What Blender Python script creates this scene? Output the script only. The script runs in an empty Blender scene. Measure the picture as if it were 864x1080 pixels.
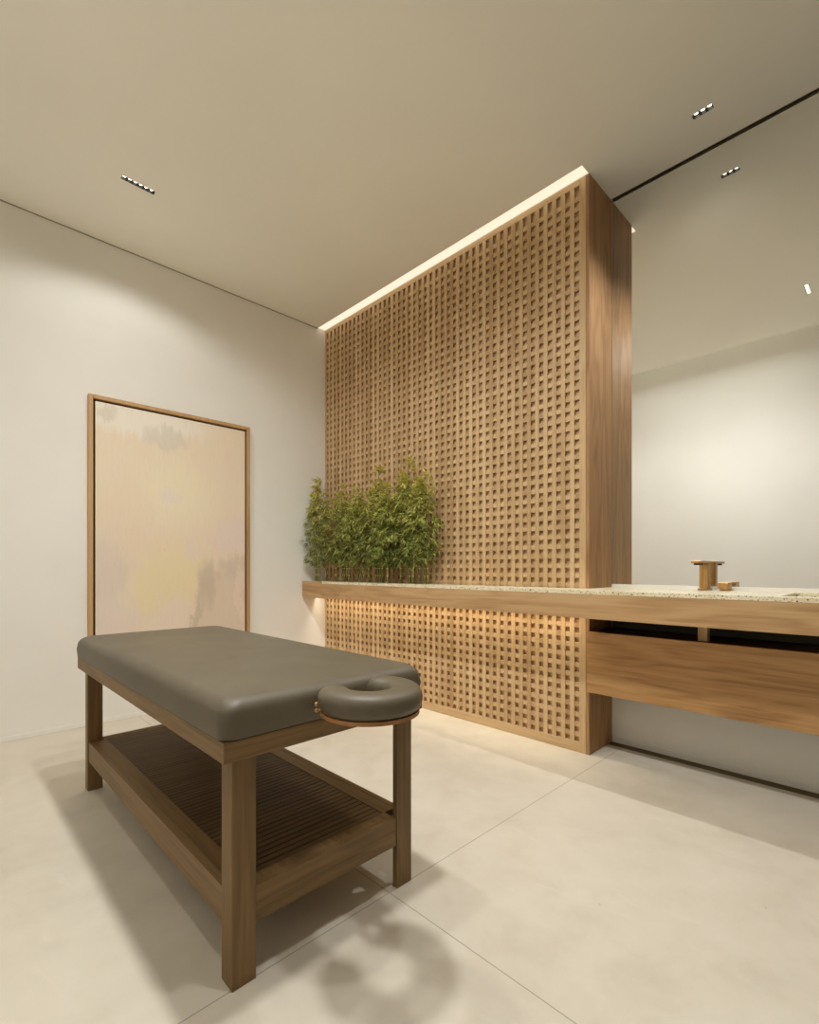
import bpy, bmesh, math, random
from mathutils import Vector, Matrix

S = bpy.context.scene
COL = S.collection
random.seed(7)
PI = math.pi

# ------------------------------------------------------------------ room constants (metres)
XW, XE = -3.836, 4.00          # west / east wall faces
YN, YS = 2.957, -0.55          # north / south wall faces
ZC = 3.27                      # ceiling
YP = 2.652                     # face of the lattice screen
XP = -1.262                    # right end of the lattice screen
CAM_H = 1.05

# ------------------------------------------------------------------ helpers
ORIGIN = {}


def bx(bm, x0, x1, y0, y1, z0, z1):
    v = [bm.verts.new(p) for p in ((x0, y0, z0), (x1, y0, z0), (x1, y1, z0), (x0, y1, z0),
                                   (x0, y0, z1), (x1, y0, z1), (x1, y1, z1), (x0, y1, z1))]
    for f in ((3, 2, 1, 0), (4, 5, 6, 7), (0, 1, 5, 4), (1, 2, 6, 5), (2, 3, 7, 6), (3, 0, 4, 7)):
        bm.faces.new([v[i] for i in f])
    return v


def plate(bm, xs, ys, z0, z1, skip):
    """slab split on a grid; cells whose centre lies in a skip rectangle are left open"""
    xs, ys = sorted(xs), sorted(ys)
    for i in range(len(xs) - 1):
        for j in range(len(ys) - 1):
            cx, cy = (xs[i] + xs[i + 1]) / 2, (ys[j] + ys[j + 1]) / 2
            if any(a < cx < b and c < cy < d for a, b, c, d in skip):
                continue
            bx(bm, xs[i], xs[i + 1], ys[j], ys[j + 1], z0, z1)


def cyl(bm, p0, p1, r0, r1=None, n=16, caps=True):
    r1 = r0 if r1 is None else r1
    p0, p1 = Vector(p0), Vector(p1)
    d = (p1 - p0).normalized()
    a = d.orthogonal().normalized()
    b = d.cross(a)
    A, B = [], []
    for i in range(n):
        t = 2 * PI * i / n
        o = a * math.cos(t) + b * math.sin(t)
        A.append(bm.verts.new(p0 + o * r0))
        B.append(bm.verts.new(p1 + o * r1))
    for i in range(n):
        bm.faces.new((A[i], A[(i + 1) % n], B[(i + 1) % n], B[i]))
    if caps:
        bm.faces.new(A[::-1])
        bm.faces.new(B)


def loft(bm, rings, cap0=True, cap1=True):
    R = [[bm.verts.new(p) for p in r] for r in rings]
    n = len(R[0])
    for k in range(len(R) - 1):
        for i in range(n):
            bm.faces.new((R[k][i], R[k][(i + 1) % n], R[k + 1][(i + 1) % n], R[k + 1][i]))
    if cap0:
        bm.faces.new(R[0][::-1])
    if cap1:
        bm.faces.new(R[-1])


def obj(name, bm, mat, parent=None, smooth=False, bevel=0.0, seg=2):
    bmesh.ops.recalc_face_normals(bm, faces=bm.faces)
    me = bpy.data.meshes.new(name)
    org = ORIGIN.get(parent.name, Vector((0, 0, 0))) if parent else Vector((0, 0, 0))
    for v in bm.verts:
        v.co -= org
    bm.to_mesh(me)
    bm.free()
    o = bpy.data.objects.new(name, me)
    COL.objects.link(o)
    me.materials.append(mat)
    if parent:
        o.parent = parent
        ORIGIN[o.name] = org
    if smooth:
        for p in me.polygons:
            p.use_smooth = True
    if bevel > 0:
        m = o.modifiers.new('Bevel', 'BEVEL')
        m.width = bevel
        m.segments = seg
        m.limit_method = 'ANGLE'
        m.angle_limit = math.radians(40)
    return o


def thing(name, label, cat, loc, group=None):
    o = bpy.data.objects.new(name, None)
    o.empty_display_size = 0.1
    COL.objects.link(o)
    o.location = loc
    ORIGIN[o.name] = Vector(loc)
    o['label'] = label
    o['category'] = cat
    if group:
        o['group'] = group
    return o


def tag(o, label, cat, group=None):
    o['label'] = label
    o['category'] = cat
    if group:
        o['group'] = group
    return o


def struct(name, bm, mat, bevel=0.0):
    o = obj(name, bm, mat, bevel=bevel)
    o['kind'] = 'structure'
    return o


# ------------------------------------------------------------------ materials
def lin(r, g, b):
    f = lambda c: (c / 255) / 12.92 if c / 255 <= 0.04045 else ((c / 255 + 0.055) / 1.055) ** 2.4
    return (f(r), f(g), f(b), 1.0)


class NT:
    def __init__(self, name):
        self.m = bpy.data.materials.new(name)
        self.m.use_nodes = True
        self.t = self.m.node_tree
        self.t.nodes.clear()
        self.out = self.t.nodes.new('ShaderNodeOutputMaterial')
        self.b = self.t.nodes.new('ShaderNodeBsdfPrincipled')
        self.l(self.b.outputs[0], self.out.inputs[0])
        self.co = None

    def n(self, typ, **kw):
        x = self.t.nodes.new(typ)
        for k, v in kw.items():
            setattr(x, k, v)
        return x

    def l(self, a, b):
        self.t.links.new(a, b)

    def put(self, sock, v):
        if hasattr(v, 'is_output'):
            self.l(v, sock)
        else:
            sock.default_value = v

    def coords(self):
        if self.co is None:
            self.co = self.n('ShaderNodeTexCoord').outputs['Object']
        return self.co

    def mapped(self, scale, loc=(0, 0, 0), rot=(0, 0, 0)):
        m = self.n('ShaderNodeMapping')
        self.l(self.coords(), m.inputs['Vector'])
        m.inputs['Scale'].default_value = scale
        m.inputs['Location'].default_value = loc
        m.inputs['Rotation'].default_value = rot
        return m.outputs[0]

    def noise(self, vec, scale=1.0, detail=3.0, rough=0.5, dist=0.0):
        x = self.n('ShaderNodeTexNoise')
        self.put(x.inputs['Vector'], vec)
        x.inputs['Scale'].default_value = scale
        x.inputs['Detail'].default_value = detail
        x.inputs['Roughness'].default_value = rough
        x.inputs['Distortion'].default_value = dist
        return x.outputs[0]

    def math(self, op, a, b=0.0, c=0.0, clamp=False):
        x = self.n('ShaderNodeMath', operation=op)
        x.use_clamp = clamp
        for i, v in enumerate((a, b, c)):
            self.put(x.inputs[i], v)
        return x.outputs[0]

    def ramp(self, fac, stops):
        x = self.n('ShaderNodeValToRGB')
        e = x.color_ramp.elements
        while len(e) < len(stops):
            e.new(0.5)
        for i, (p, c) in enumerate(stops):
            e[i].position = p
            e[i].color = c if len(c) == 4 else (*c, 1)
        self.put(x.inputs[0], fac)
        return x.outputs[0]

    def mix(self, fac, a, b, blend='MIX'):
        x = self.n('ShaderNodeMix', data_type='RGBA', blend_type=blend)
        self.put(x.inputs['Factor'], fac)
        self.put(x.inputs[6], a)
        self.put(x.inputs[7], b)
        return x.outputs[2]

    def sep(self, vec):
        x = self.n('ShaderNodeSeparateXYZ')
        self.l(vec, x.inputs[0])
        return x.outputs

    def bump(self, h, strength=0.2, dist=0.01):
        x = self.n('ShaderNodeBump')
        x.inputs['Strength'].default_value = strength
        x.inputs['Distance'].default_value = dist
        self.l(h, x.inputs['Height'])
        self.l(x.outputs[0], self.b.inputs['Normal'])

    def base(self, c, rough=0.5, spec=0.5, metal=0.0):
        self.put(self.b.inputs['Base Color'], c)
        self.put(self.b.inputs['Roughness'], rough)
        self.b.inputs['Specular IOR Level'].default_value = spec
        self.b.inputs['Metallic'].default_value = metal
        return self.m


def plaster(name, c, var=0.03):
    t = NT(name)
    n = t.noise(t.coords(), 1.3, 4)
    a = tuple(x * (1 - var) for x in c[:3]) + (1,)
    b = tuple(min(1, x * (1 + var)) for x in c[:3]) + (1,)
    t.bump(t.noise(t.coords(), 160, 2), 0.04, 0.002)
    return t.base(t.ramp(n, [(0.3, a), (0.7, b)]), 0.85, 0.2)


def wood(name, dark, mid, light, axis, cells=None, rough=0.45, ring=1.0):
    """long-grained wood; axis = grain direction; cells=(pitch_x, pitch_z) gives every slat its own tint"""
    t = NT(name)
    k = [7.0, 7.0, 7.0]
    k[axis] = 0.75
    f = [95.0, 95.0, 95.0]
    f[axis] = 2.6
    vec = t.mapped(k)
    fine_vec = t.mapped(f)
    if cells:
        s = t.sep(t.coords())
        cx = t.math('FLOOR', t.math('DIVIDE', s[0], cells[0]))
        cz = t.math('FLOOR', t.math('DIVIDE', s[2], cells[1])) if cells[1] else 0.0
        c3 = t.n('ShaderNodeCombineXYZ')
        t.put(c3.inputs[0], cx)
        t.put(c3.inputs[2], cz)
        wn = t.n('ShaderNodeTexWhiteNoise', noise_dimensions='3D')
        t.l(c3.outputs[0], wn.inputs['Vector'])
        ad = t.n('ShaderNodeVectorMath', operation='MULTIPLY_ADD')
        t.l(wn.outputs['Color'], ad.inputs[0])
        ad.inputs[1].default_value = (30, 30, 30)
        t.l(vec, ad.inputs[2])
        vec = ad.outputs[0]
    big = t.noise(vec, 1.0, 3, 0.5, 0.4)
    rings = t.math('SINE', t.math('MULTIPLY', big, 46.0))
    rings = t.math('MULTIPLY_ADD', rings, 0.5, 0.5)
    fine = t.noise(fine_vec, 1.0, 3, 0.6)
    v = t.math('MULTIPLY_ADD', rings, 0.20 * ring, t.math('MULTIPLY_ADD', fine, 0.55, -0.07))
    v = t.math('MULTIPLY_ADD', big, 0.5, t.math('ADD', v, -0.12))
    if cells:
        v = t.math('ADD', v, t.math('MULTIPLY_ADD', wn.outputs['Value'], 0.42, -0.21))
    c = t.ramp(v, [(0.12, dark), (0.45, mid), (0.85, light)])
    t.bump(fine, 0.06, 0.002)
    return t.base(c, rough, 0.35)


M = {}
M['wall'] = plaster('wall_plaster', lin(237, 235, 229))
M['ceil'] = plaster('ceiling_plaster', lin(246, 244, 235), 0.02)
M['trim_dark'] = NT('dark_trim').base(lin(112, 98, 74), 0.8, 0.2)
M['shade_line'] = NT('wall_shade_line').base(lin(168, 158, 144), 0.8, 0.2)

# floor: large honed limestone tiles, two hairline joints in view
t = NT('floor_stone')
s = t.sep(t.coords())
n1 = t.noise(t.mapped((1, 1, 1)), 1.6, 5, 0.6, 0.6)
n2 = t.noise(t.mapped((1, 1, 1)), 7.0, 5, 0.6, 0.3)
c = t.ramp(t.math('MULTIPLY_ADD', n2, 0.4, t.math('MULTIPLY', n1, 0.6)),
           [(0.32, lin(203, 193, 176)), (0.5, lin(214, 206, 190)), (0.68, lin(221, 213, 198))])
vein = t.noise(t.mapped((0.8, 2.6, 1)), 2.4, 6, 0.65, 1.2)
vm = t.ramp(vein, [(0.60, (0, 0, 0)), (0.72, (1, 1, 1))])
c = t.mix(t.math('MULTIPLY', vm, 0.30), c, lin(230, 222, 208))
pit = t.n('ShaderNodeTexVoronoi')
t.l(t.mapped((1, 1, 1)), pit.inputs['Vector'])
pit.inputs['Scale'].default_value = 5.0
pm = t.math('LESS_THAN', pit.outputs['Distance'], 0.018)
c = t.mix(t.math('MULTIPLY', pm, 0.35), c, lin(120, 105, 85))


def joint(axis_sock, at, pitch):
    d = t.math('SUBTRACT', axis_sock, at)
    d = t.math('PINGPONG', d, pitch / 2)
    return t.math('LESS_THAN', d, 0.0016)


jm = t.math('MAXIMUM', joint(s[0], -1.181, 3.6), joint(s[1], 1.067, 3.6))
c = t.mix(t.math('MULTIPLY', jm, 0.55), c, lin(105, 90, 70))
t.bump(t.math('MULTIPLY_ADD', jm, -1.0, t.math('MULTIPLY', n2, 0.2)), 0.15, 0.003)
M['floor'] = t.base(c, t.math('MULTIPLY_ADD', n2, 0.2, 0.42), 0.35)

PX = 2.457 / 43
PZ = 0.05675
L3 = (lin(174, 141, 100), lin(205, 174, 132), lin(221, 194, 154))
M['slat'] = wood('lattice_upright_wood', *L3, 2, (PX, None), ring=0.5)
M['slat_h'] = wood('lattice_crossbar_wood', *L3, 0, (PX, PZ), ring=0.3)
M['back'] = wood('lattice_backing_wood', lin(180, 144, 102), lin(206, 172, 128), lin(220, 190, 148), 2, ring=0.4)
M['frame_v'] = wood('screen_frame_wood', *L3, 2, ring=0.5)
M['frame_h'] = wood('screen_rail_wood', *L3, 0, ring=0.5)
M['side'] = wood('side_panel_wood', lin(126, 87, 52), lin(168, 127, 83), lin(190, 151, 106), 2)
M['counter'] = wood('counter_wood', lin(160, 122, 82), lin(192, 156, 112), lin(208, 176, 134), 0)
M['vanity'] = wood('drawer_wood', lin(136, 98, 58), lin(178, 136, 88), lin(200, 162, 114), 0)
T3 = (lin(88, 68, 40), lin(124, 98, 62), lin(146, 118, 80))
M['table_x'] = wood('table_wood_long', *T3, 0, rough=0.5, ring=0.6)
M['table_y'] = wood('table_wood_cross', *T3, 1, rough=0.5, ring=0.6)
M['table_z'] = wood('table_wood_leg', *T3, 2, rough=0.5, ring=0.6)
M['shelf'] = wood('shelf_wood', lin(70, 52, 30), lin(98, 76, 48), lin(118, 94, 62), 1, rough=0.5, ring=0.6)
M['pframe'] = wood('picture_frame_wood', lin(166, 126, 80), lin(196, 158, 110), lin(210, 178, 130), 2, ring=0.3)
M['plate'] = wood('cradle_plate_wood', lin(140, 98, 58), lin(178, 130, 82), lin(196, 152, 104), 0, ring=0.4)

t = NT('taupe_leather')
n = t.noise(t.coords(), 5, 4, 0.55)
c = t.ramp(n, [(0.3, lin(88, 79, 63)), (0.7, lin(99, 90, 72))])
vv = t.n('ShaderNodeTexVoronoi')
t.l(t.coords(), vv.inputs['Vector'])
vv.inputs['Scale'].default_value = 420
t.bump(t.math('MULTIPLY_ADD', vv.outputs['Distance'], 0.25, t.noise(t.coords(), 9, 3)), 0.10, 0.006)
M['leather'] = t.base(c, 0.48, 0.5)

t = NT('brass')
n = t.noise(t.mapped((20, 20, 2)), 4, 3)
M['brass'] = t.base(t.ramp(n, [(0.3, lin(176, 132, 78)), (0.7, lin(208, 168, 112))]), 0.32, 0.5, 0.85)
M['shaded_wood'] = wood('shaded_carcass_wood', lin(44, 32, 22), lin(60, 44, 30), lin(76, 58, 42), 0)  # carcass tone darkened to carry the shade below the counter
M['gap_shade'] = NT('gap_shade').base(lin(92, 90, 80), 0.7, 0.2)
t = NT('black_metal')
M['black'] = t.base(lin(26, 22, 18), 0.5, 0.3)
t = NT('pale_post_wood')
n = t.noise(t.mapped((60, 60, 3)), 1, 3)
M['post'] = t.base(t.ramp(n, [(0.3, lin(205, 176, 132)), (0.7, lin(224, 198, 154))]), 0.5, 0.3)

# terrazzo-like cream stone with green and brown flecks
t = NT('speckled_stone')
v1 = t.n('ShaderNodeTexVoronoi')
t.l(t.coords(), v1.inputs['Vector'])
v1.inputs['Scale'].default_value = 95
v2 = t.n('ShaderNodeTexVoronoi')
t.l(t.mapped((1, 1, 1), (3.3, 1.7, 0.4)), v2.inputs['Vector'])
v2.inputs['Scale'].default_value = 60
c = t.ramp(t.noise(t.coords(), 18, 4), [(0.35, lin(224, 213, 180)), (0.65, lin(240, 231, 206))])
c = t.mix(t.math('LESS_THAN', v1.outputs['Distance'], 0.27), c, lin(178, 164, 118))
c = t.mix(t.math('LESS_THAN', v2.outputs['Distance'], 0.20), c, lin(100, 84, 56))
M['stone'] = t.base(c, 0.35, 0.4)

# slightly smoked mirror glass
t = NT('smoked_mirror')
t.base((0.95, 0.955, 0.94, 1), 0.0, 0.5, 1.0)
d = t.n('ShaderNodeBsdfDiffuse')
d.inputs['Color'].default_value = lin(150, 146, 134)
ms = t.n('ShaderNodeMixShader')
ms.inputs[0].default_value = 0.05
t.l(t.b.outputs[0], ms.inputs[1])
t.l(d.outputs[0], ms.inputs[2])
t.l(ms.outputs[0], t.out.inputs[0])
M['mirror'] = t.m


def emit(name, col, strength):
    t = NT(name)
    e = t.n('ShaderNodeEmission')
    e.inputs['Color'].default_value = (*col, 1)
    e.inputs['Strength'].default_value = strength
    t.l(e.outputs[0], t.out.inputs[0])
    return t.m


M['led_top'] = emit('led_cove_light', (1.0, 0.85, 0.63), 0.84)
M['led_low'] = emit('led_counter_light', (1.0, 0.90, 0.68), 4.2)
M['cell'] = emit('downlight_cell', (1.0, 0.90, 0.74), 6.0)


# abstract canvas, u = y (0..1 left to right), v = z (0..1 bottom to top)
def canvas_mat(y0, y1, z0, z1):
    t = NT('abstract_canvas')
    s = t.sep(t.coords())
    wob = t.noise(t.mapped((0, 5, 4)), 1.0, 5, 0.6)
    streak = t.noise(t.mapped((0, 26, 3)), 1.0, 5, 0.7)
    u = t.math('DIVIDE', t.math('SUBTRACT', s[1], y0), y1 - y0)
    v = t.math('DIVIDE', t.math('SUBTRACT', s[2], z0), z1 - z0)
    u2 = t.math('ADD', u, t.math('MULTIPLY_ADD', wob, 0.34, -0.17))
    v2 = t.math('ADD', v, t.math('MULTIPLY_ADD', streak, 0.16, t.math('MULTIPLY_ADD', wob, 0.10, -0.13)))
    c = t.ramp(t.noise(t.mapped((0, 3, 1.6)), 1.0, 5, 0.6), [(0.3, lin(235, 215, 193)), (0.55, lin(235, 219, 195)), (0.75, lin(234, 217, 198))])

    def blob(c, u0, v0, ru, rv, colr, amt=0.8, soft=0.5):
        du = t.math('DIVIDE', t.math('SUBTRACT', u2, u0), ru)
        dv = t.math('DIVIDE', t.math('SUBTRACT', v2, v0), rv)
        d = t.math('SQRT', t.math('ADD', t.math('MULTIPLY', du, du), t.math('MULTIPLY', dv, dv)))
        m = t.n('ShaderNodeMapRange', interpolation_type='SMOOTHSTEP')
        t.put(m.inputs[0], d)
        m.inputs[1].default_value = 1.0 + soft * 0.5
        m.inputs[2].default_value = 1.0 - soft
        m.inputs[3].default_value = 0
        m.inputs[4].default_value = amt
        return t.mix(m.outputs[0], c, lin(*colr))

    c = blob(c, 0.20, 0.97, 0.55, 0.085, (239, 231, 217), 0.95, 0.4)
    c = blob(c, 0.42, 0.90, 0.16, 0.05, (214, 206, 190), 0.6, 0.4)
    c = blob(c, 0.07, 0.96, 0.07, 0.03, (207, 198, 179), 0.45, 0.5)
    c = blob(c, 0.50, 0.66, 0.30, 0.16, (238, 227, 198), 0.75, 0.8)
    c = blob(c, 0.45, 0.66, 0.08, 0.035, (233, 219, 211), 0.6, 0.6)
    c = blob(c, 0.72, 0.66, 0.09, 0.03, (235, 223, 196), 0.7, 0.6)
    c = blob(c, 0.16, 0.52, 0.20, 0.22, (233, 211, 188), 0.45, 0.8)
    c = blob(c, 0.48, 0.28, 0.26, 0.20, (235, 219, 177), 0.75, 0.7)
    c = blob(c, 0.30, 0.22, 0.06, 0.16, (235, 219, 174), 0.6, 0.7)
    c = blob(c, 0.60, 0.43, 0.05, 0.06, (231, 215, 204), 0.6, 0.6)
    c = blob(c, 0.95, 0.50, 0.22, 0.09, (233, 214, 206), 0.8, 0.4)
    c = blob(c, 0.06, 0.28, 0.12, 0.22, (220, 206, 195), 0.7, 0.6)
    c = blob(c, 0.10, 0.10, 0.22, 0.16, (231, 215, 203), 0.8, 0.5)
    c = blob(c, 0.45, 0.08, 0.16, 0.15, (235, 218, 204), 0.8, 0.5)
    c = blob(c, 0.86, 0.17, 0.30, 0.22, (222, 203, 185), 0.9, 0.35)
    c = blob(c, 0.70, 0.27, 0.08, 0.12, (199, 183, 163), 0.65, 0.6)
    c = blob(c, 0.62, 0.12, 0.035, 0.14, (196, 182, 161), 0.6, 0.6)
    c = blob(c, 0.90, 0.35, 0.10, 0.06, (207, 190, 175), 0.5, 0.6)
    c = blob(c, 0.97, 0.14, 0.03, 0.30, (235, 215, 199), 0.6, 0.5)
    flick = t.ramp(t.noise(t.mapped((0, 40, 11)), 1.0, 4, 0.7), [(0.66, (0, 0, 0)), (0.74, (1, 1, 1))])
    low = t.math('LESS_THAN', v2, 0.5)
    c = t.mix(t.math('MULTIPLY', t.math('MULTIPLY', flick, low), 0.35), c, lin(158, 138, 112))
    brush = t.noise(t.mapped((0, 60, 9)), 1.0, 5, 0.75)
    c = t.mix(0.16, c, t.ramp(brush, [(0.30, (0.80, 0.78, 0.76, 1)), (0.55, (1, 1, 1, 1)), (0.75, (1, 1, 1, 1))]), 'MULTIPLY')
    t.bump(streak, 0.12, 0.004)
    return t.base(c, 0.7, 0.2)


# ------------------------------------------------------------------ the setting
bm = bmesh.new()
bx(bm, XW - 0.1, XE + 0.1, YS - 0.1, YN + 0.1, -0.12, 0.0)
struct('floor', bm, M['floor'])

bm = bmesh.new()
bx(bm, XW - 0.12, XW, YS - 0.1, YN + 0.1, 0.0, 3.9)
struct('wall_west', bm, M['wall'])
bm = bmesh.new()
bx(bm, XW, XE, YN, YN + 0.12, 0.0, 3.9)
struct('wall_north', bm, M['wall'])
bm = bmesh.new()
bx(bm, XE, XE + 0.12, YS - 0.1, YN + 0.1, 0.0, 3.9)
struct('wall_east', bm, M['wall'])
bm = bmesh.new()
bx(bm, XW, XE, YS - 0.12, YS, 0.0, 3.9)
struct('wall_south', bm, M['wall'])

# fixtures: (x, y, cells, axis)  axis 'y' runs along the west wall
FIX = [(-3.133, 0.871, 6, 'y'), (-0.707, 2.690, 3, 'x'), (-0.572, 0.905, 6, 'y')]
CP = 0.0285
HW = 0.0165
holes = []
for (x, y, n, ax) in FIX:
    L = n * CP / 2 + 0.002
    holes.append((x - HW, x + HW, y - L, y + L) if ax == 'y' else (x - L, x + L, y - HW, y + HW))
slot = (XW, XP - 0.004, 2.573, YP)
rim = (XP + 0.001, XE, 2.937, 2.953)          # shadow gap in front of the mirror
cove = (XW, XE, YS, 0.134)                    # raised recess along the south wall
skip = holes + [slot, rim, cove]
xs = {XW, XE}
ys = {YS, YN}
for a, b, c_, d_ in skip:
    xs |= {a, b}
    ys |= {c_, d_}
bm = bmesh.new()
plate(bm, xs, ys, ZC, ZC + 0.11, skip)
bx(bm, XW, XE, YS, 0.134, 3.62, 3.72)         # top of the recess
bx(bm, XW, XE, 0.134, 0.20, ZC + 0.11, 3.72)  # its upstand
bx(bm, XW, XE, 0.20, YN, ZC + 0.112, 3.72)
struct('ceiling', bm, M['ceil'])

bm = bmesh.new()
bx(bm, XP + 0.002, XE - 0.002, 2.938, 2.952, ZC + 0.006, ZC + 0.05)
struct('trim_1', bm, M['trim_dark'])
bm = bmesh.new()  # darker strip painted for the shadow line where wall meets ceiling
bx(bm, XW + 0.0005, XW + 0.0035, 0.134, 2.573, ZC - 0.007, ZC - 0.0005)
struct('trim_2', bm, M['shade_line'])
bm = bmesh.new()                               # dark flush strip on the floor at the foot of the wall under the counter
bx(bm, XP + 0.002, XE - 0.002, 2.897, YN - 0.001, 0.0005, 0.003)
struct('trim_3', bm, M['trim_dark'])
bm = bmesh.new()                               # flush skirting under the counter, with a groove above it
bx(bm, XP + 0.002, XE - 0.002, YN - 0.006, YN - 0.0005, 0.003, 0.036)
struct('baseboard_north', bm, M['wall'], bevel=0.002)
bm = bmesh.new()
bx(bm, XW + 0.0005, XW + 0.004, YS, YN, 0.0005, 0.030)
struct('baseboard_west', bm, M['wall'], bevel=0.0015)

# ------------------------------------------------------------------ mirror
bm = bmesh.new()
bx(bm, XP + 0.001, XE - 0.01, 2.953, YN - 0.0005, 0.9375, ZC + 0.02)
tag(obj('wall_mirror', bm, M['mirror']), 'huge frameless smoky mirror covering the wall above the counter up to the ceiling', 'mirror')

# ------------------------------------------------------------------ lattice screen
scr = thing('lattice_screen', 'tall floor-to-ceiling wooden lattice screen of small square holes behind the bamboo', 'screen', ((XW + XP) / 2, 2.80, 0))
XL0 = -3.7944 - PX / 2          # left edge of the lattice field (half a pitch left of the first hole column)
hole_w, hole_h = 0.030, 0.029
x_first = -3.7944
z_first = 0.0727
NCOL, NROW = 44, 56
bm = bmesh.new()
for i in range(NCOL - 1):       # uprights between neighbouring columns
    cx = x_first + (i + 0.5) * PX
    w = (PX - hole_w) / 2
    bx(bm, cx - w, cx + w, YP + 0.001, YP + 0.013, 0.040, 3.240)
obj('vertical_slats', bm, M['slat'], scr)
bm = bmesh.new()
for j in range(NROW - 1):
    cz = z_first + (j + 0.5) * PZ
    h = (PZ - hole_h) / 2
    bx(bm, x_first - hole_w / 2 - 0.004, x_first + (NCOL - 1) * PX + hole_w / 2 + 0.004, YP + 0.0045, YP + 0.018, cz - h, cz + h)
obj('horizontal_slats', bm, M['slat_h'], scr)
bm = bmesh.new()
bx(bm, XW + 0.004, XP - 0.022, YP + 0.0215, YP + 0.034, 0.02, 3.25)
obj('backing_panel', bm, M['back'], scr)
bm = bmesh.new()
xa = x_first - hole_w / 2
xb = x_first + (NCOL - 1) * PX + hole_w / 2
bx(bm, XW + 0.002, xa, YP, YP + 0.020, 0.001, ZC - 0.0005)
obj('stile', bm, M['frame_v'], scr, bevel=0.001)
bm = bmesh.new()
bx(bm, xb, -1.2830, YP, YP + 0.020, 0.001, ZC - 0.0005)
obj('stile', bm, M['frame_v'], scr, bevel=0.001)
bm = bmesh.new()
z_lo = z_first - hole_h / 2
z_hi = 3.235
bx(bm, xa, xb, YP, YP + 0.020, 0.001, z_lo)
obj('rail', bm, M['frame_h'], scr, bevel=0.001)
bm = bmesh.new()
bx(bm, xa, xb, YP, YP + 0.020, z_hi, ZC - 0.0005)
obj('rail', bm, M['frame_h'], scr, bevel=0.001)
bm = bmesh.new()
bx(bm, -1.2815, XP, YP - 0.0005, 2.9525, 0.001, ZC - 0.0005)
obj('side_panel', bm, M['side'], scr, bevel=0.0015)

# warm light strip in the ceiling slot
bm = bmesh.new()
bx(bm, XW + 0.003, XP - 0.006, 2.574, YP - 0.001, ZC + 0.004, ZC + 0.02)
tag(obj('light_strip', bm, M['led_top']), 'glowing cream light strip recessed in the ceiling along the top of the lattice screen', 'light')

# ------------------------------------------------------------------ counter
YF = 2.405
ZW, ZT, ZB = 0.918, 0.9365, 0.793
XCE = XE - 0.02
BA = (-0.37, 0.42, 2.495, 2.862)     # basin opening
cnt = thing('vanity_counter', 'long floating wooden counter with a thin speckled stone top running under the mirror', 'counter', (0, 2.6, ZB))
bm = bmesh.new()
XL = XW + 0.0045
plate(bm, [XL, XP + 0.001, BA[0] - 0.012, BA[1] + 0.012, XCE], [YF, 2.49 - 0.007, 2.55, BA[3] + 0.012, 2.9525], ZB, ZW - 0.0005,
      [(XL, XP + 0.001, 2.55, 3), (BA[0] - 0.012, BA[1] + 0.012, 2.483, BA[3] + 0.012)])
bx(bm, XL, XP + 0.001, 2.55, YP - 0.002, 0.86, ZW - 0.0005)
bx(bm, XL, -3.52, YF, YF + 0.02, ZW - 0.0005, ZT)
bmesh.ops.remove_doubles(bm, verts=bm.verts, dist=1e-5)
obj('counter_body', bm, M['counter'], cnt)
bm = bmesh.new()
plate(bm, [-3.52, XP + 0.001, BA[0], BA[1], XCE], [YF + 0.0005, BA[2], YP - 0.002, BA[3], 2.9525], ZW, ZT,
      [(-4, XP + 0.001, YP - 0.002, 3), BA])
bx(bm, XL, -3.52, YF + 0.0205, YP - 0.002, ZW, ZT)
obj('stone_top', bm, M['stone'], cnt)
bm = bmesh.new()
bx(bm, XP + 0.0015, XCE, 2.9435, 2.9525, ZT + 0.0002, ZT + 0.019)
obj('backsplash', bm, M['wall'], cnt)
bm = bmesh.new()
a, b, c_, d_ = BA
zb = 0.898
bx(bm, a - 0.01, b + 0.01, c_ - 0.01, d_ + 0.01, zb - 0.015, zb)
bx(bm, a - 0.01, a - 0.0005, c_ - 0.01, d_ + 0.01, zb, ZW - 0.0005)
bx(bm, b + 0.0005, b + 0.01, c_ - 0.01, d_ + 0.01, zb, ZW - 0.0005)
bx(bm, a, b, c_ - 0.01, c_ - 0.0005, zb, ZW - 0.0005)
bx(bm, a, b, d_ + 0.0005, d_ + 0.01, zb, ZW - 0.0005)
obj('basin', bm, M['stone'], cnt)
bm = bmesh.new()
bx(bm, XL + 0.01, XP - 0.01, 2.556, 2.586, 0.850, 0.8595)
obj('light_strip', bm, M['led_low'], cnt)

# drawer box below the counter
van = thing('drawer_unit', 'wide wooden drawer box with flowing grain hung below the counter right of the screen', 'cabinet', (0, 2.8, 0.36))
bm = bmesh.new()
bx(bm, -1.268, XCE, 2.630, 2.6500, 0.358, 0.697)
obj('drawer_front', bm, M['vanity'], van, bevel=0.0015)
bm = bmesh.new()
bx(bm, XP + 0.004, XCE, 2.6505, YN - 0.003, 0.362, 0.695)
obj('carcass', bm, M['shaded_wood'], van)
bm = bmesh.new()  # dark sheet painted for the shade in the gap under the counter
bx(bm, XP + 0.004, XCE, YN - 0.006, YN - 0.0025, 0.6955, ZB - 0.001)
obj('gap_shade_sheet', bm, M['gap_shade'], van)
bm = bmesh.new()
bx(bm, -0.728, -0.686, 2.690, 2.732, 0.6955, ZB - 0.0005)
p = obj('support_post', bm, M['post'], van, bevel=0.002)
p['label'] = 'short pale post in the dark gap'

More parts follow.
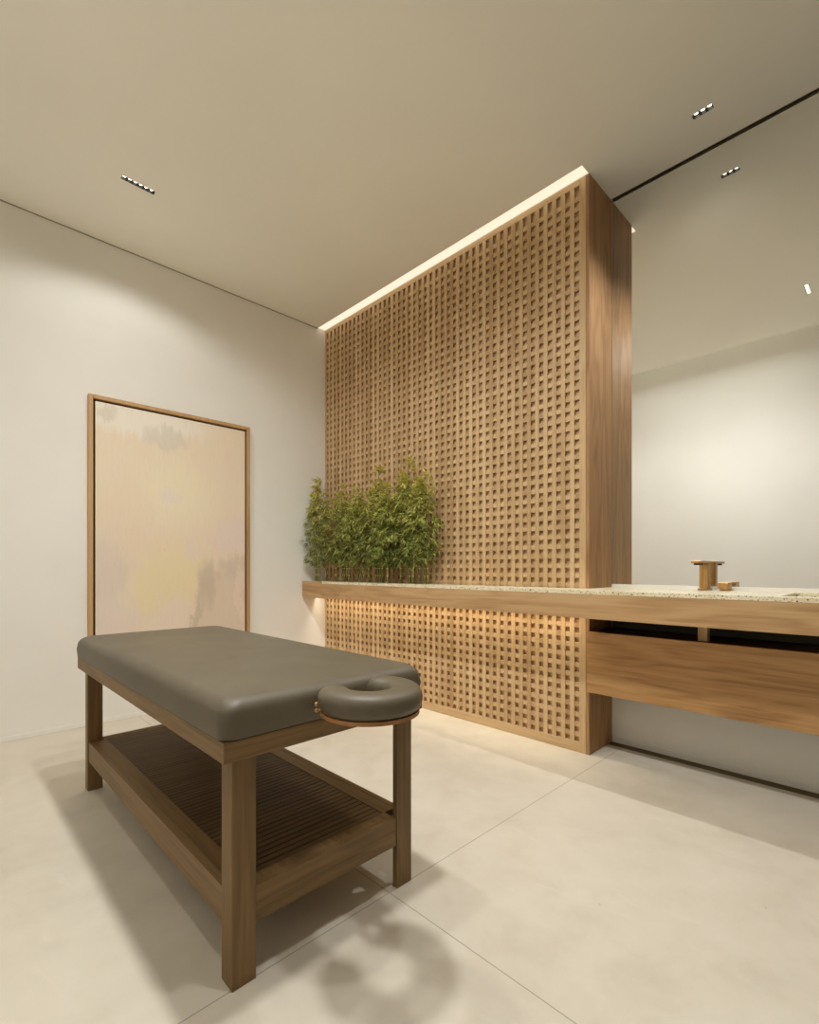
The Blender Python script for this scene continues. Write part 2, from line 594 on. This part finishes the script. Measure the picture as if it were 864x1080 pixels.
# ------------------------------------------------------------------ tap and its handle
fx, fy = -0.748, 2.886
tap = thing('basin_tap', 'brass square basin tap with a flat straight spout standing before the mirror', 'tap', (fx, fy, ZT))
bm = bmesh.new()
bx(bm, fx - 0.027, fx + 0.027, fy - 0.027, fy + 0.027, ZT + 0.0002, ZT + 0.009)
obj('base_plate', bm, M['brass'], tap, bevel=0.001)
bm = bmesh.new()
bx(bm, fx - 0.021, fx + 0.021, fy - 0.021, fy + 0.021, ZT + 0.009, ZT + 0.139)
obj('body', bm, M['brass'], tap, bevel=0.004, seg=3)
bm = bmesh.new()
bx(bm, fx - 0.024, fx + 0.024, fy - 0.150, fy + 0.024, ZT + 0.139, ZT + 0.151)
obj('spout', bm, M['brass'], tap, bevel=0.0015)
bm = bmesh.new()
bx(bm, fx - 0.016, fx + 0.016, fy - 0.132, fy - 0.096, ZT + 0.130, ZT + 0.139)
obj('nozzle', bm, M['black'], tap, bevel=0.001)
hx, hy = -0.655, 2.893
hd = thing('tap_handle', 'small brass block handle on the counter just right of the tap', 'tap', (hx, hy, ZT))
bm = bmesh.new()
bx(bm, hx - 0.022, hx + 0.026, hy - 0.026, hy + 0.026, ZT + 0.0002, ZT + 0.010)
obj('base_plate', bm, M['brass'], hd, bevel=0.001)
bm = bmesh.new()
bx(bm, hx - 0.024, hx + 0.022, hy - 0.055, hy + 0.022, ZT + 0.010, ZT + 0.042)
obj('lever', bm, M['brass'], hd, bevel=0.0025)

# ------------------------------------------------------------------ picture on the west wall
PY0, PY1, PZ0, PZ1 = 0.757, 1.888, 0.42, 2.207
XB, XF = XW + 0.0045, XW + 0.042
pic = thing('framed_painting', 'large abstract peach and yellow painting in a thin wooden frame on the left wall', 'painting', (XB, (PY0 + PY1) / 2, PZ0))
fw = 0.026
bm = bmesh.new()
bx(bm, XB, XF, PY0, PY0 + fw, PZ0, PZ1)
bx(bm, XB, XF, PY1 - fw, PY1, PZ0, PZ1)
bx(bm, XB, XF, PY0 + fw, PY1 - fw, PZ0, PZ0 + fw)
bx(bm, XB, XF, PY0 + fw, PY1 - fw, PZ1 - fw, PZ1)
obj('frame', bm, M['pframe'], pic, bevel=0.003)
bm = bmesh.new()
bx(bm, XB, XB + 0.006, PY0 + fw, PY1 - fw, PZ0 + fw, PZ1 - fw)
o = obj('backing_board', bm, NT('dark_backing').base(lin(66, 40, 18), 0.8, 0.2), pic)
g = fw + 0.014
cy0, cy1, cz0, cz1 = PY0 + g, PY1 - g, PZ0 + g, PZ1 - g
org = ORIGIN[pic.name]
bm = bmesh.new()
bx(bm, XB + 0.006, XF - 0.010, cy0, cy1, cz0, cz1)
obj('canvas', bm, canvas_mat(cy0 - org.y, cy1 - org.y, cz0 - org.z, cz1 - org.z), pic, bevel=0.002)

# ------------------------------------------------------------------ massage table
TX0, TX1, TY0, TY1 = -2.780, -1.150, 0.503, 1.195
tab = thing('massage_table', 'padded taupe massage table on a wooden frame with a slatted lower shelf', 'massage table', ((TX0 + TX1) / 2, (TY0 + TY1) / 2, 0))


def rrect(x0, x1, y0, y1, r, z, n=8):
    pts = []
    for (cx, cy, a0) in ((x1 - r, y0 + r, -PI / 2), (x1 - r, y1 - r, 0), (x0 + r, y1 - r, PI / 2), (x0 + r, y0 + r, PI)):
        for i in range(n + 1):
            a = a0 + PI / 2 * i / n
            pts.append(Vector((cx + r * math.cos(a), cy + r * math.sin(a), z)))
    return pts


z0, z1 = 0.629, 0.728
rc, re, rb = 0.036, 0.040, 0.006
prof = []
for i in range(5):
    a = PI / 2 * i / 4
    prof.append((rb * (1 - math.sin(a)), z0 + rb * (1 - math.cos(a))))
prof.append((-0.003, (z0 + z1) / 2 - 0.008))
for i in range(9):
    a = PI / 2 * i / 8
    prof.append((re * (1 - math.cos(a)), z1 - re + re * math.sin(a)))
for ins, dz in ((0.07, 0.004), (0.12, 0.008), (0.19, 0.0115), (0.27, 0.0135), (0.33, 0.014)):
    prof.append((ins, z1 + dz))
rings = []
for ins, z in prof:
    r = rc + ins * 0.35
    r = min(r, (TY1 - TY0) / 2 - ins - 0.001)
    rings.append(rrect(TX0 + ins, TX1 - ins, TY0 + ins, TY1 - ins, r, z))
bm = bmesh.new()
loft(bm, rings)
obj('pad', bm, M['leather'], tab, smooth=True)

# top frame (four mitred boards)
fz0, fz1, fi = 0.577, 0.628, 0.028
bm = bmesh.new()
A = [Vector((TX0 + 0.014, TY0 + 0.004, 0)), Vector((TX1 - 0.004, TY0 + 0.004, 0)), Vector((TX1 - 0.004, TY1 - 0.004, 0)), Vector((TX0 + 0.014, TY1 - 0.004, 0))]
Bi = [A[0] + Vector((fi, fi, 0)), A[1] + Vector((-fi, fi, 0)), A[2] + Vector((-fi, -fi, 0)), A[3] + Vector((fi, -fi, 0))]


def board(bm, i):
    j = (i + 1) % 4
    q = [A[i], A[j], Bi[j], Bi[i]]
    lo = [bm.verts.new((p.x, p.y, fz0)) for p in q]
    hi = [bm.verts.new((p.x, p.y, fz1)) for p in q]
    bm.faces.new(lo[::-1])
    bm.faces.new(hi)
    for k in range(4):
        bm.faces.new((lo[k], lo[(k + 1) % 4], hi[(k + 1) % 4], hi[k]))


for i in range(4):
    bm = bmesh.new()
    board(bm, i)
    obj('frame_board', bm, M['table_x'] if i % 2 == 0 else M['table_y'], tab, bevel=0.0012)
bm = bmesh.new()
bx(bm, Bi[0].x + 0.001, Bi[1].x - 0.001, Bi[0].y + 0.001, Bi[2].y - 0.001, 0.615, 0.6275)
obj('deck', bm, M['table_x'], tab)

LEGS = [(-1.2350, -1.1735, 0.536, 0.601), (-2.756, -2.708, 0.536, 0.598), (-1.1985, -1.1765, 1.097, 1.163), (-2.756, -2.708, 1.097, 1.163)]
for (a, b, c_, d_) in LEGS:
    bm = bmesh.new()
    bx(bm, a, b, c_, d_, 0.0, fz0 - 0.0005)
    obj('leg', bm, M['table_z'], tab, bevel=0.0025)
rz0, rz1 = 0.140, 0.232
bm = bmesh.new()
bx(bm, -2.7075, -1.2355, 0.540, 0.562, rz0, rz1)
obj('rail', bm, M['table_x'], tab, bevel=0.0015)
bm = bmesh.new()
bx(bm, -2.7075, -1.1990, 1.138, 1.160, rz0, rz1)
obj('rail', bm, M['table_x'], tab, bevel=0.0015)
bm = bmesh.new()
bx(bm, -1.2030, -1.1800, 0.6015, 1.0965, rz0, rz1)
obj('rail', bm, M['table_y'], tab, bevel=0.0015)
bm = bmesh.new()
bx(bm, -2.752, -2.730, 0.5985, 1.0965, rz0, rz1)
obj('rail', bm, M['table_y'], tab, bevel=0.0015)
# lower shelf: border boards and a ribbed field
bm = bmesh.new()
sx0, sx1, sy0, sy1 = -2.706, -1.2365, 0.5625, 1.1375
bw = 0.050
bx(bm, sx0, sx1, sy0, sy0 + bw, rz1 - 0.020, rz1 - 0.001)
bx(bm, sx0, sx1, sy1 - bw, sy1, rz1 - 0.020, rz1 - 0.001)
bx(bm, -2.729, sx0, 0.600, 1.095, rz1 - 0.020, rz1 - 0.001)
bx(bm, sx1, -1.2035, 0.603, 1.095, rz1 - 0.020, rz1 - 0.001)
obj('shelf_border', bm, M['table_x'], tab, bevel=0.0008)
bm = bmesh.new()
nr = 58
p_ = (sx1 - sx0) / nr
for i in range(nr):
    xa_ = sx0 + i * p_
    bx(bm, xa_ + 0.002, xa_ + p_ - 0.003, sy0 + bw + 0.002, sy1 - bw - 0.002, rz1 - 0.016, rz1 - 0.003)
bx(bm, sx0, sx1, sy0 + bw + 0.001, sy1 - bw - 0.001, rz1 - 0.022, rz1 - 0.016)
obj('shelf_slats', bm, M['shelf'], tab)

# face cradle: horseshoe cushion on a thin plate, open towards the pad
CX, CY, CZ = -1.027, 0.858, 0.702
hub = Vector((CX, CY, CZ))
RC, TW, TH = 0.097, 0.047, 0.036
GAP = math.radians(33)
bm = bmesh.new()
NSEG, NP = 56, 20
rings = []
for i in range(NSEG + 1):
    f = i / NSEG
    th = PI + GAP + (2 * PI - 2 * GAP) * f
    d_end = min(f, 1 - f) * (2 * PI - 2 * GAP) * RC
    tap_ = min(1.0, math.sqrt(max(0.0, 1 - max(0, 1 - d_end / 0.050) ** 2)))
    tap_ = max(tap_, 0.02)
    ax = Vector((math.cos(th), math.sin(th), 0))
    c0 = hub + ax * RC
    ring = []
    for k in range(NP):
        a = 2 * PI * k / NP
        ca, sa = math.cos(a), math.sin(a)
        ex = 0.8
        px_ = math.copysign(abs(ca) ** ex, ca) * TW * tap_
        pz_ = math.copysign(abs(sa) ** ex, sa) * TH * (0.25 + 0.75 * tap_ if tap_ > 0.03 else tap_)
        if px_ > 0:
            px_ *= 0.98
        ring.append(c0 + ax * px_ + Vector((0, 0, pz_)))
    rings.append(ring)
loft(bm, rings)
crd = obj('face_cradle', bm, M['leather'], tab, smooth=True)
sd = crd.modifiers.new('Sub', 'SUBSURF')
sd.levels = sd.render_levels = 1
bm = bmesh.new()
inn, out = [], []
rings = []
for i in range(NSEG + 1):
    f = i / NSEG
    th = PI + GAP * 0.9 + (2 * PI - 1.8 * GAP) * f
    ax = Vector((math.cos(th), math.sin(th), 0))
    zt, zb_ = CZ - TH + 0.006, CZ - TH - 0.004
    r0, r1 = 0.060, 0.134
    rings.append([Vector((CX, CY, z)) + ax * r for r, z in ((r0, zb_), (r1, zb_), (r1, zt), (r0, zt))])
loft(bm, rings)
o = obj('cradle_plate', bm, M['plate'], crd)
for yy in (CY + 0.03, CY + 0.08):
    bm = bmesh.new()
    zq = CZ - TH - 0.0045
    bx(bm, TX1 - 0.0035, CX - 0.055, yy - 0.010, yy + 0.010, zq - 0.014, zq)
    bx(bm, TX1 - 0.0035, TX1 + 0.006, yy - 0.010, yy + 0.010, 0.585, zq - 0.014)
    bmesh.ops.remove_doubles(bm, verts=bm.verts, dist=1e-5)
    obj('support_arm', bm, M['plate'], crd, bevel=0.001)
bm = bmesh.new()
kx, ky, kz = CX - 0.098, CY - 0.098, CZ - 0.028
cyl(bm, (kx + 0.012, ky + 0.012, kz - 0.008), (kx - 0.006, ky - 0.006, kz - 0.008), 0.004, n=10)
for dz in (-0.010, 0.006):
    bmesh.ops.create_uvsphere(bm, u_segments=12, v_segments=8, radius=0.0065, matrix=Matrix.Translation((kx - 0.006, ky - 0.006, kz + dz)))
o = obj('knob', bm, M['brass'], crd, smooth=True)
o['label'] = 'tiny brass knob'

# ------------------------------------------------------------------ ceiling downlights
dl_labels = ['slim six-lamp black downlight recessed in the ceiling near the left wall',
             'short three-lamp black downlight recessed in the ceiling close to the mirror',
             'six-lamp downlight seen only as a bright bar in the mirror']
for (x, y, n, ax), lab in zip(FIX, dl_labels):
    t_ = thing('ceiling_downlight', lab, 'downlight', (x, y, ZC), 'recessed ceiling downlights')
    L = n * CP / 2 + 0.0015
    hw = HW - 0.0005
    dep = 0.016 if ax == 'x' or x < -2 else 0.005
    R_ = lambda bm, u0, u1, v0, v1, za, zb: bx(bm, x + v0, x + v1, y + u0, y + u1, za, zb) if ax == 'y' else bx(bm, x + u0, x + u1, y + v0, y + v1, za, zb)
    bm = bmesh.new()
    R_(bm, -L, L, -hw, hw, ZC + dep + 0.002, ZC + dep + 0.02)
    R_(bm, -L, L, -hw, -hw + 0.0015, ZC, ZC + dep + 0.002)
    R_(bm, -L, L, hw - 0.0015, hw, ZC, ZC + dep + 0.002)
    R_(bm, -L, -L + 0.002, -hw, hw, ZC, ZC + dep + 0.002)
    R_(bm, L - 0.002, L, -hw, hw, ZC, ZC + dep + 0.002)
    for k in range(1, n):
        u = -n * CP / 2 + k * CP
        R_(bm, u - 0.003, u + 0.003, -hw, hw, ZC + 0.005, ZC + dep + 0.002)
    obj('housing', bm, M['black'], t_)
    for k in range(n):
        u = -n * CP / 2 + (k + 0.5) * CP
        bm = bmesh.new()
        px_, py_ = (x, y + u) if ax == 'y' else (x + u, y)
        cyl(bm, (px_, py_, ZC + dep - 0.002), (px_, py_, ZC + dep + 0.0015), 0.0105, n=20)
        obj('lamp', bm, M['cell'], t_)

# ------------------------------------------------------------------ bamboo on the counter
t = NT('bamboo_leaf')
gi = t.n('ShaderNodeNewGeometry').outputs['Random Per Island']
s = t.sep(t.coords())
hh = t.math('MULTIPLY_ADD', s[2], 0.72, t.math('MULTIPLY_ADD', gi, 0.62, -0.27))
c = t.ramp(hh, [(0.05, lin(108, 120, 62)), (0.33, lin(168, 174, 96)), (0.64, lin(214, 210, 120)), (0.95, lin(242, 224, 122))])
t.base(c, 0.5, 0.3)
tr = t.n('ShaderNodeBsdfTranslucent')
t.l(c, tr.inputs['Color'])
ms = t.n('ShaderNodeMixShader')
ms.inputs[0].default_value = 0.3
t.l(t.b.outputs[0], ms.inputs[1])
t.l(tr.outputs[0], ms.inputs[2])
t.l(ms.outputs[0], t.out.inputs[0])
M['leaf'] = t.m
t = NT('bamboo_cane')
s = t.sep(t.coords())
nd = t.math('PINGPONG', s[2], 0.028)
nm = t.math('LESS_THAN', nd, 0.0035)
c = t.mix(nm, t.ramp(t.noise(t.mapped((40, 40, 8)), 1, 3), [(0.3, lin(104, 104, 54)), (0.7, lin(144, 136, 74))]), lin(214, 202, 136))
M['cane'] = t.base(c, 0.4, 0.4)


def add_leaf(bm, p, d, L, W, droop):
    d = d.normalized()
    side = d.cross(Vector((0, 0, 1)))
    if side.length < 1e-3:
        side = Vector((1, 0, 0))
    side.normalize()
    roll = random.uniform(-0.9, 0.9)
    up = side.cross(d)
    side = side * math.cos(roll) + up * math.sin(roll)
    pts = []
    for f, w in ((0.0, 0.15), (0.35, 1.0), (0.72, 0.6)):
        c = p + d * (L * f) + Vector((0, 0, -droop * L * f * f))
        pts.append((c - side * W * w / 2, c + side * W * w / 2))
    tip = p + d * L + Vector((0, 0, -droop * L))
    allp = [q for pr in pts for q in pr] + [tip]
    for q in allp:                                  # keep clear of the wall and the screen
        if q.x < XW + 0.012 or q.y > YP - 0.006:
            return False
    v = [(bm.verts.new(a), bm.verts.new(b)) for a, b in pts]
    vt = bm.verts.new(tip)
    bm.faces.new((v[0][0], v[0][1], v[1][1], v[1][0]))
    bm.faces.new((v[1][0], v[1][1], v[2][1], v[2][0]))
    bm.faces.new((v[2][0], v[2][1], vt))
    return True


# x of the clump, y, top height, radius, canes
PLANTS = [
    (-3.660, 2.500, 1.860, 0.140, 4, 'bamboo plant with a narrow pointed crown at the wall end of the row'),
    (-3.385, 2.520, 1.800, 0.140, 4, 'golden-tipped bamboo plant second from the white wall'),
    (-3.165, 2.510, 1.735, 0.145, 5, 'shortest bamboo plant in the row, third from the white wall'),
    (-2.940, 2.525, 1.850, 0.150, 5, 'tall bamboo plant with a broad top in the middle of the row'),
    (-2.790, 2.500, 1.700, 0.140, 3, 'low bamboo plant between the two tallest ones'),
    (-2.620, 2.525, 1.885, 0.150, 5, 'tallest bamboo plant in the row, pale golden tip, second from the right'),
    (-2.455, 2.520, 1.765, 0.135, 4, 'bamboo plant at the right end of the row nearest the tap'),
]
for (bx0, by0, ztop, R, nc, lab) in PLANTS:
    pl = thing('bamboo_plant', lab, 'plant', (bx0, by0, ZT), 'bamboo plants in a row on the counter')
    lb = bmesh.new()
    canes = []
    for k in range(nc):
        ox = (k - (nc - 1) / 2) * 0.032 + random.uniform(-0.008, 0.008)
        oy = random.uniform(-0.045, 0.045)
        tip = Vector((bx0 + ox * 0.7 + random.uniform(-0.03, 0.03), by0 + oy * 0.5, ztop - (0.06 if k != nc // 2 else 0.0) - abs(ox) * random.uniform(1.0, 2.6)))
        if bx0 < -3.6:
            tip.x -= 0.045
        base = Vector((bx0 + ox, by0 + oy, ZT + 0.0003))
        canes.append((base, tip))
        bm = bmesh.new()
        segs = 10
        rr = random.uniform(0.0058, 0.0078)
        rings = []
        for q in range(segs + 1):
            f = q / segs
            c0 = base.lerp(tip, f)
            r = rr * (1 - 0.75 * f)
            rings.append([c0 + Vector((r * math.cos(2 * PI * w / 8), r * math.sin(2 * PI * w / 8), 0)) for w in range(8)])
        loft(bm, rings)
        obj('cane', bm, M['cane'], pl, smooth=True)
    zlo = 1.075
    NL = int(3000 * R / 0.15)
    made = 0
    tries = 0
    while made < NL and tries < 20000:
        tries += 1
        base, tip = random.choice(canes)
        f = random.random() ** 0.9
        z = zlo + (tip.z - zlo) * f
        g = (z - base.z) / (tip.z - base.z)
        c0 = base.lerp(tip, g)
        prof_ = min(1.0, (1 - f) / 0.55) ** 0.85 * min(1.0, 0.55 + f / 0.22)
        rad = R * (0.10 + 0.90 * prof_)
        ang = random.uniform(0, 2 * PI)
        rho = rad * math.sqrt(random.random()) * random.uniform(0.7, 1.05)
        cl = Vector((c0.x + rho * math.cos(ang), c0.y + rho * 0.80 * math.sin(ang), z + rho * random.uniform(-0.25, 0.3)))
        for q in range(random.randint(8, 13)):
            a2 = ang + random.uniform(-1.3, 1.3)
            d = Vector((math.cos(a2), math.sin(a2), random.uniform(-0.75, 0.55)))
            if f > 0.85:
                d.z += 0.7
            if add_leaf(lb, cl + Vector((random.uniform(-.012, .012), random.uniform(-.012, .012), random.uniform(-.014, .014))), d,
                        random.uniform(0.028, 0.056), random.uniform(0.0065, 0.0105), random.uniform(0.1, 0.6)):
                made += 1
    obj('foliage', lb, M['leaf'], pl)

# ------------------------------------------------------------------ light
WARM = (1.0, 1.0, 0.97)


def spot(name, loc, energy, angle, blend=0.6, radius=0.04, target=None, col=WARM):
    l = bpy.data.lights.new(name, 'SPOT')
    l.energy = energy
    l.color = col
    l.spot_size = math.radians(angle)
    l.spot_blend = blend
    l.shadow_soft_size = radius
    l.cycles.use_multiple_importance_sampling = False
    o = bpy.data.objects.new(name, l)
    COL.objects.link(o)
    o.location = loc
    d = (Vector(target) - Vector(loc)) if target else Vector((0, 0, -1))
    o.rotation_euler = d.to_track_quat('-Z', 'Y').to_euler()
    return o


for (x_, y_, e_, an, bl, rad) in ((-3.133, 0.871, 15.5, 150, 0.35, 0.05), (-0.707, 2.690, 80, 112, 1.0, 0.03), (-0.572, 0.905, 48, 168, 0.9, 0.06),
                                  (-1.290, 0.860, 112, 168, 0.9, 0.09), (-1.980, 0.850, 42, 168, 0.9, 0.07)):
    spot('downlight_beam', (x_, y_, 3.255), e_, an, bl, rad)
spot('downlight_beam', (-0.572, 0.905, 3.255), 66, 72, 0.9, 0.06, target=(-3.8, 1.9, 0.75))  # second, tilted beam added to brighten the west wall
al = bpy.data.lights.new('added_wall_fill', 'AREA')  # unseen lamp added to brighten the mirrored south wall
al.shape = 'RECTANGLE'
al.size, al.size_y = 2.0, 0.08
al.energy = 7.0
al.color = WARM
al.cycles.use_multiple_importance_sampling = False
ao = bpy.data.objects.new('added_wall_fill', al)
COL.objects.link(ao)
ao.location = (-1.6, 0.04, 3.345)
ao.rotation_euler = (0, 0, 0)

ul = bpy.data.lights.new('under_counter_light', 'AREA')
ul.shape = 'RECTANGLE'
ul.size, ul.size_y = 2.5, 0.03
ul.energy = 2.7
ul.spread = math.radians(100)
ul.color = (1.0, 0.91, 0.70)
ul.cycles.use_multiple_importance_sampling = False
uo = bpy.data.objects.new('under_counter_light', ul)
COL.objects.link(uo)
uo.location = ((XW + XP) / 2, 2.571, 0.845)

W = bpy.data.worlds.new('World')
S.world = W
W.use_nodes = True
W.node_tree.nodes['Background'].inputs[0].default_value = (1.0, 0.9, 0.75, 1)
W.node_tree.nodes['Background'].inputs[1].default_value = 0.02

# ------------------------------------------------------------------ camera
cd = bpy.data.cameras.new('Camera')
cd.sensor_fit = 'HORIZONTAL'
cd.sensor_width = 36.0
cd.lens = 518.0 / 864.0 * 36.0
cd.shift_y = 59.4 / 864.0
cd.clip_start = 0.02
cam = bpy.data.objects.new('Camera', cd)
COL.objects.link(cam)
cam.location = (0, 0, CAM_H)
cam.rotation_euler = (PI / 2, 0, math.radians(45.56))
S.camera = cam

vs = S.view_settings
S.display_settings.display_device = 'sRGB'
vs.view_transform = 'Standard'
vs.look = 'None'
vs.gamma = 1.0
vs.use_curve_mapping = False
vs.exposure = 0.37
cy = S.cycles
cy.max_bounces = 12
cy.diffuse_bounces = 8
cy.glossy_bounces = 6
cy.transmission_bounces = 4
cy.use_denoising = True
cy.sample_clamp_indirect = 8.0
cy.caustics_reflective = False
cy.caustics_refractive = False
